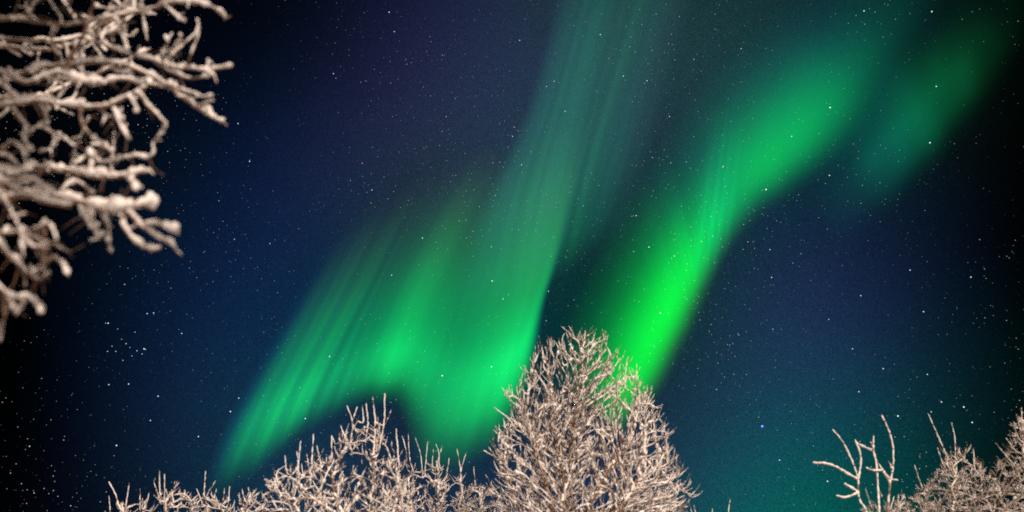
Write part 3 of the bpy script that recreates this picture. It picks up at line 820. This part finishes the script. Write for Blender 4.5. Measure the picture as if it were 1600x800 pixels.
# ------------------------------------------------------------------ the near tree whose snowy boughs reach in from the left
def near_tree():
    rng = np.random.default_rng(77)
    YN0 = 2.5
    trunk_x, trunk_y = -3.35, 2.75
    root = empty('snowy_tree', (trunk_x, trunk_y, 0))
    tag(root, 'near tree with snow laden boughs reaching in close and blurred from the left', 'tree')
    T = Tubes()
    tp = even(smooth([(trunk_x, trunk_y, -.1), (trunk_x + .05, trunk_y, 1.6), (trunk_x - .04, trunk_y + .05, 3.2), (trunk_x + .03, trunk_y, 5.2), (trunk_x + .1, trunk_y - .05, 6.6)], 8), .12)
    T.add(tp, np.linspace(.17, .03, len(tp)), 14, .04, rng)
    trunk = T.build('trunk', BARK, root)
    # (bark radius px, snow thickness px, dense twigs per 100 px, [points])
    limbs = [
     (2.35, [(5,6,[(-60,34),(0,30),(30,30),(90,38),(140,33),(200,22),(245,12),(270,3),(300,3),(325,9),(345,20),(353,31)]),
      (3,4,[(262,16),(275,24),(289,34)]), (3,4,[(95,36),(92,22),(80,5),(72,-12)]), (3,4,[(122,34),(112,20),(100,2),(92,-14)]),
      (4,4,[(245,12),(255,-2),(268,-18)]), (3,4,[(160,32),(168,45),(176,66)]), (3,4,[(180,27),(187,45),(200,78)]),
      (6,0,[(98,108),(115,80),(127,60),(140,28),(150,-14)]), (5,3,[(30,30),(50,10),(70,-20)]), (3,4,[(205,20),(210,5),(205,-10)]),
      (3,3,[(60,34),(45,20),(40,2)]), (4,3,[(0,32),(-20,10),(-40,-20)]), (4,5,[(90,40),(80,55),(82,75),(95,90)])]),
     (2.5, [(6,9,[(-60,150),(0,127),(30,115),(60,107),(110,101),(160,97),(205,105),(235,118),(262,135),(300,163),(328,181),(347,191)]),
      (4,6,[(125,60),(165,70),(200,85),(240,94),(275,106),(300,107),(322,110),(340,107),(362,104)]),
      (4,5,[(322,110),(335,120),(339,130)]), (4,5,[(240,96),(270,114),(295,122),(330,118)]),
      (3,6,[(245,92),(256,78),(262,66),(258,57)]), (2,5,[(255,88),(272,74),(281,62),(280,52)]),
      (2,3,[(258,94),(285,70),(305,52),(312,32)]), (2,3,[(290,104),(300,82),(309,58),(312,36)]),
      (4,5,[(270,128),(300,146),(318,151),(331,149)]), (3,4,[(305,168),(318,163),(332,157)]), (3,4,[(322,110),(326,98),(331,99)]),
      (5,9,[(-60,120),(0,112),(40,130),(90,114),(140,130),(190,124),(220,130),(262,136)]),
      (4,5,[(130,168),(165,165),(200,150),(228,136)]), (4,8,[(112,168),(130,198),(155,224),(177,239)]),
      (4,7,[(214,142),(232,165),(252,186),(258,197),(250,212)]), (2,3,[(252,208),(240,222),(240,238),(228,248)]),
      (2,6,[(228,248),(214,243),(200,246),(180,250),(160,254),(145,248)]), (3,6,[(180,178),(192,200),(204,219)]),
      (6,9,[(-60,175),(0,165),(50,158),(90,163),(130,168)]), (4,8,[(0,128),(20,150),(40,165)]),
      (4,6,[(10,160),(30,185),(50,200),(70,190)]), (3,5,[(45,190),(38,215),(48,235)]), (3,5,[(60,195),(85,212),(80,232),(60,238)]),
      (3,5,[(92,203),(100,215),(116,228)]), (3,4,[(60,165),(70,180),(72,195)]),(3,5,[(165,97),(180,110),(205,112)]),
      (3,4,[(200,150),(212,165),(214,175)]), (3,4,[(150,165),(163,180),(160,196)]), (4,7,[(60,107),(80,120),(120,128)])]),
     (2.55, [(7,10,[(-60,255),(0,268),(30,268),(60,262),(110,268),(150,276),(190,274),(215,268),(236,268)]),
      (4,6,[(195,274),(206,284),(213,297)]), (4,5,[(110,268),(125,250),(140,240),(152,250)]), (2,2,[(98,300),(110,262),(120,225),(140,180)]),
      (2,2,[(174,285),(176,250),(178,205)]), (4,7,[(140,272),(142,250),(140,232)]), (4,6,[(-20,240),(10,245),(30,262)]),
      (4,5,[(0,225),(20,222),(38,240),(40,262)])]),
     (2.4, [(9,13,[(-60,270),(0,285),(30,300),(70,305),(100,312),(130,318),(160,328),(195,328),(222,320),(240,326)]),
      (8,10,[(-60,300),(0,310),(40,306),(80,318),(110,322)]),
      (5,7,[(222,322),(232,314),(234,306)]), (7,10,[(125,315),(138,340),(148,360),(156,374)]), (4,6,[(160,328),(166,350),(168,370),(173,396)]),
      (5,8,[(185,330),(194,352),(210,375),(235,390),(252,388)]), (4,6,[(200,332),(220,352),(245,370),(262,378),(273,389)]),
      (4,11,[(228,344),(246,352),(262,356),(274,360)]), (4,7,[(90,300),(110,285),(130,290),(145,305)]), (4,6,[(20,270),(50,280),(80,300)])]),
     (2.3, [(4,6,[(-60,330),(-20,365),(0,382),(15,402),(35,420),(58,436),(75,428)]),
      (3,4,[(0,300),(12,322),(25,345),(35,362)]), (3,3,[(-20,364),(30,362),(55,357),(76,350),(84,362),(88,374)]), (2,3,[(30,362),(55,372),(82,379)]),
      (3,5,[(50,432),(66,412),(85,403),(98,412),(106,432)]), (3,4,[(70,412),(70,395),(70,382)]), (2,3,[(84,386),(100,391),(110,393)]),
      (3,3,[(34,400),(36,425),(39,450)]), (3,5,[(30,362),(45,382),(60,388),(70,384)]), (2,3,[(33,362),(34,385),(36,402)])]),
     (2.25, [(4,6,[(-60,410),(-20,430),(0,450),(20,464),(40,466),(58,478),(66,490)]), (4,5,[(2,455),(14,476),(26,493)]), (3,3,[(5,480),(4,505),(0,535)]),
      (3,4,[(30,465),(34,478),(28,488)])]),
    ]
    pxm = 1 / FPX
    for Y0, lines in limbs:
        W, S = Tubes(), Tubes()
        done = []
        px_of = lambda Yd: Yd * pxm * 1.12
        for li, (rb, th, l) in enumerate(lines):
            l = [(float(a), float(b)) for a, b in l]
            if li == 0:
                dep = [Y0 + .10 * math.sin(i * .9 + Y0 * 7) for i in range(len(l))]
                # carry the bough back to the trunk
                e = at(l[0][0], l[0][1], dep[0])
                tz = e[2] - .25
                ti = np.array([trunk_x, trunk_y, max(1.2, tz)])
                pre = smooth([ti, ti * .5 + e * .5 + np.array([0, 0, .08]), e], 10)
            else:
                j = min(range(len(done)), key=lambda k: math.hypot(done[k][0] - l[0][0], done[k][1] - l[0][1]))
                near = math.hypot(done[j][0] - l[0][0], done[j][1] - l[0][1])
                d0 = done[j][2]; dd = rng.uniform(-.22, .22)
                if near < 30 and l[0][0] > -20: l[0] = (done[j][0] * .7 + l[0][0] * .3, done[j][1] * .7 + l[0][1] * .3)
                n = len(l)
                dep = [d0 + dd * (i / max(1, n - 1)) for i in range(n)]
            L2 = smooth(np.array([(a, b, z) for (a, b), z in zip(l, dep)]), 8)
            for q in L2: done.append((q[0], q[1], q[2]))
            p = np.array([at(*q) for q in L2])
            if li == 0: p = np.vstack([pre[:-1], p])
            p = even(p, .006)
            k = px_of(Y0)
            amp = .0030
            wob = np.stack([lumpy(len(p), rng, 7) - .5 for _ in range(3)], 1) * amp * 2
            p[2:] += wob[2:]
            rbm = rb * k * .62
            r = rbm * np.linspace(1.15, .6, len(p))
            if li == 0: r = rbm * np.concatenate([np.linspace(3, 1.3, len(p) // 3), np.linspace(1.3, .6, len(p) - len(p) // 3)])
            W.add(p, r, 8, .06, rng)
            if th: heap(S, p, r, th * k * .55, rng)
            # bare dark twigs crossing in front and behind
            for _ in range(rng.poisson(len(p) / 40)):
                i = int(rng.uniform(.1, .95) * (len(p) - 1))
                if at_left(p[i]) or p[i][0] > -1.5: continue
                v = unit(rng.standard_normal(3) * np.array([.7, .5, 1.0]) + np.array([.0, 0, .3])); Ln = rng.uniform(.06, .2)
                v2 = unit(v + rng.standard_normal(3) * .35)
                q = smooth([p[i], p[i] + v * Ln * .5, p[i] + v * Ln * .5 + v2 * Ln * .5], 5)
                W.add(q, np.linspace(.0026, .0012, len(q)), 6, .05, rng)
            # short crooked side twigs
            n_tw = rng.poisson(len(p) / 19) if li else rng.poisson(len(p) / 20)
            for _ in range(n_tw):
                i = int(rng.uniform(.15, 1) * (len(p) - 1))
                if at_left(p[i]): continue
                v = unit(rng.standard_normal(3) * np.array([.9, .9, 1.0]) + np.array([.35, 0, .0]))
                Ln = rng.uniform(.012, .055) * (1.3 if rng.random() < .2 else 1)
                v2 = unit(v + rng.standard_normal(3) * .7)
                q = smooth([p[i], p[i] + v * Ln * .5, p[i] + v * Ln * .5 + v2 * Ln * .5], 5)
                rr = np.linspace(.0028, .0016, len(q))
                W.add(q, rr, 6, .06, rng)
                if rng.random() < .85: heap(S, q, rr, rng.uniform(.003, .0075), rng)
        o = W.build('limb', BARK, root)
        S.build('snow_cover', SNOW, o)
    # boughs farther back in the crown, and unseen upper boughs added over the viewer to shade the ones below
    def wild(n, box, rb, th, drift, base_z):
        W, S = Tubes(), Tubes()
        for _ in range(n):
            e = np.array([rng.uniform(*box[0]), rng.uniform(*box[1]), rng.uniform(*box[2])])
            s0 = np.array([trunk_x, trunk_y, rng.uniform(5.3, 6.4) if base_z > 2.5 else e[2] * .85 + base_z * .15])
            mid = s0 * .45 + e * .55 + rng.standard_normal(3) * .12
            p = even(smooth([s0, mid, e, e + np.array([.25, -.05, .0]) + rng.standard_normal(3) * .14], 10), .008)
            wob = np.stack([lumpy(len(p), rng, 9) - .5 for _ in range(3)], 1) * .012
            p[2:] += wob[2:]
            r = np.linspace(rb, rb * .3, len(p))
            W.add(p, r, 8, .06, rng); heap(S, p, r, th, rng)
            for _ in range(int(len(p) / 9)):
                i = int(rng.uniform(.35, 1) * (len(p) - 1))
                v = unit(rng.standard_normal(3) + np.array([.5, 0, 0])); L = rng.uniform(.05, .28)
                v2 = unit(v + rng.standard_normal(3) * .6)
                q = even(smooth([p[i], p[i] + v * L * .5, p[i] + v * L * .5 + v2 * L * .5], 5), .008)
                rr = np.linspace(.005, .002, len(q))
                W.add(q, rr, 6, .06, rng); heap(S, q, rr, rng.uniform(.004, .011), rng)
        o = W.build('limb', BARK, root)
        S.build('snow_cover', SNOW, o)
    wild(3, ((-2.9, -2.15), (3.0, 3.5), (3.95, 5.4)), .014, .010, 0, 2.0)
    wild(34, ((-2.3, -.9), (.7, 1.7), (3.9, 5.4)), .020, .022, 0, 3.0)  # out-of-view boughs added to darken the near branches

def at_left(p):
    return p[0] < -2.6

def heap(S, p, r, th, rng):
    """A soft heap of snow along a bough: rounded ends, thicker and thinner stretches, lifted to the upper side."""
    n = len(p)
    tn = np.gradient(p, axis=0); tn /= np.linalg.norm(tn, axis=1)[:, None] + 1e-12
    flat = np.sqrt(np.clip(1 - tn[:, 2] ** 2, 0, 1))
    lm = .55 * lumpy(n, rng, 7) + .45 * lumpy(n, rng, 2.5)
    t = np.linspace(0, 1, n)
    gap = np.where(lumpy(n, rng, 12) < .16, .25, 1.0)
    h = th * (.12 + 1.5 * lm ** 1.6) * gap * (.75 + .35 * flat)
    h = h * (1 + .35 * np.exp(-((t - .93) / .08) ** 2))
    rr = np.maximum(r * .55 + h * .95, r * .5)
    e = np.minimum(1, np.sqrt(np.clip(np.minimum(np.arange(n), np.arange(n)[::-1]) / 2.2 + .06, 0, 1)))
    rr = rr * np.maximum(e, .3)
    q = p.copy(); q[:, 2] += (.72 * h + .72 * r) * flat
    S.add(q, rr, 10, .11, rng)

near_tree()
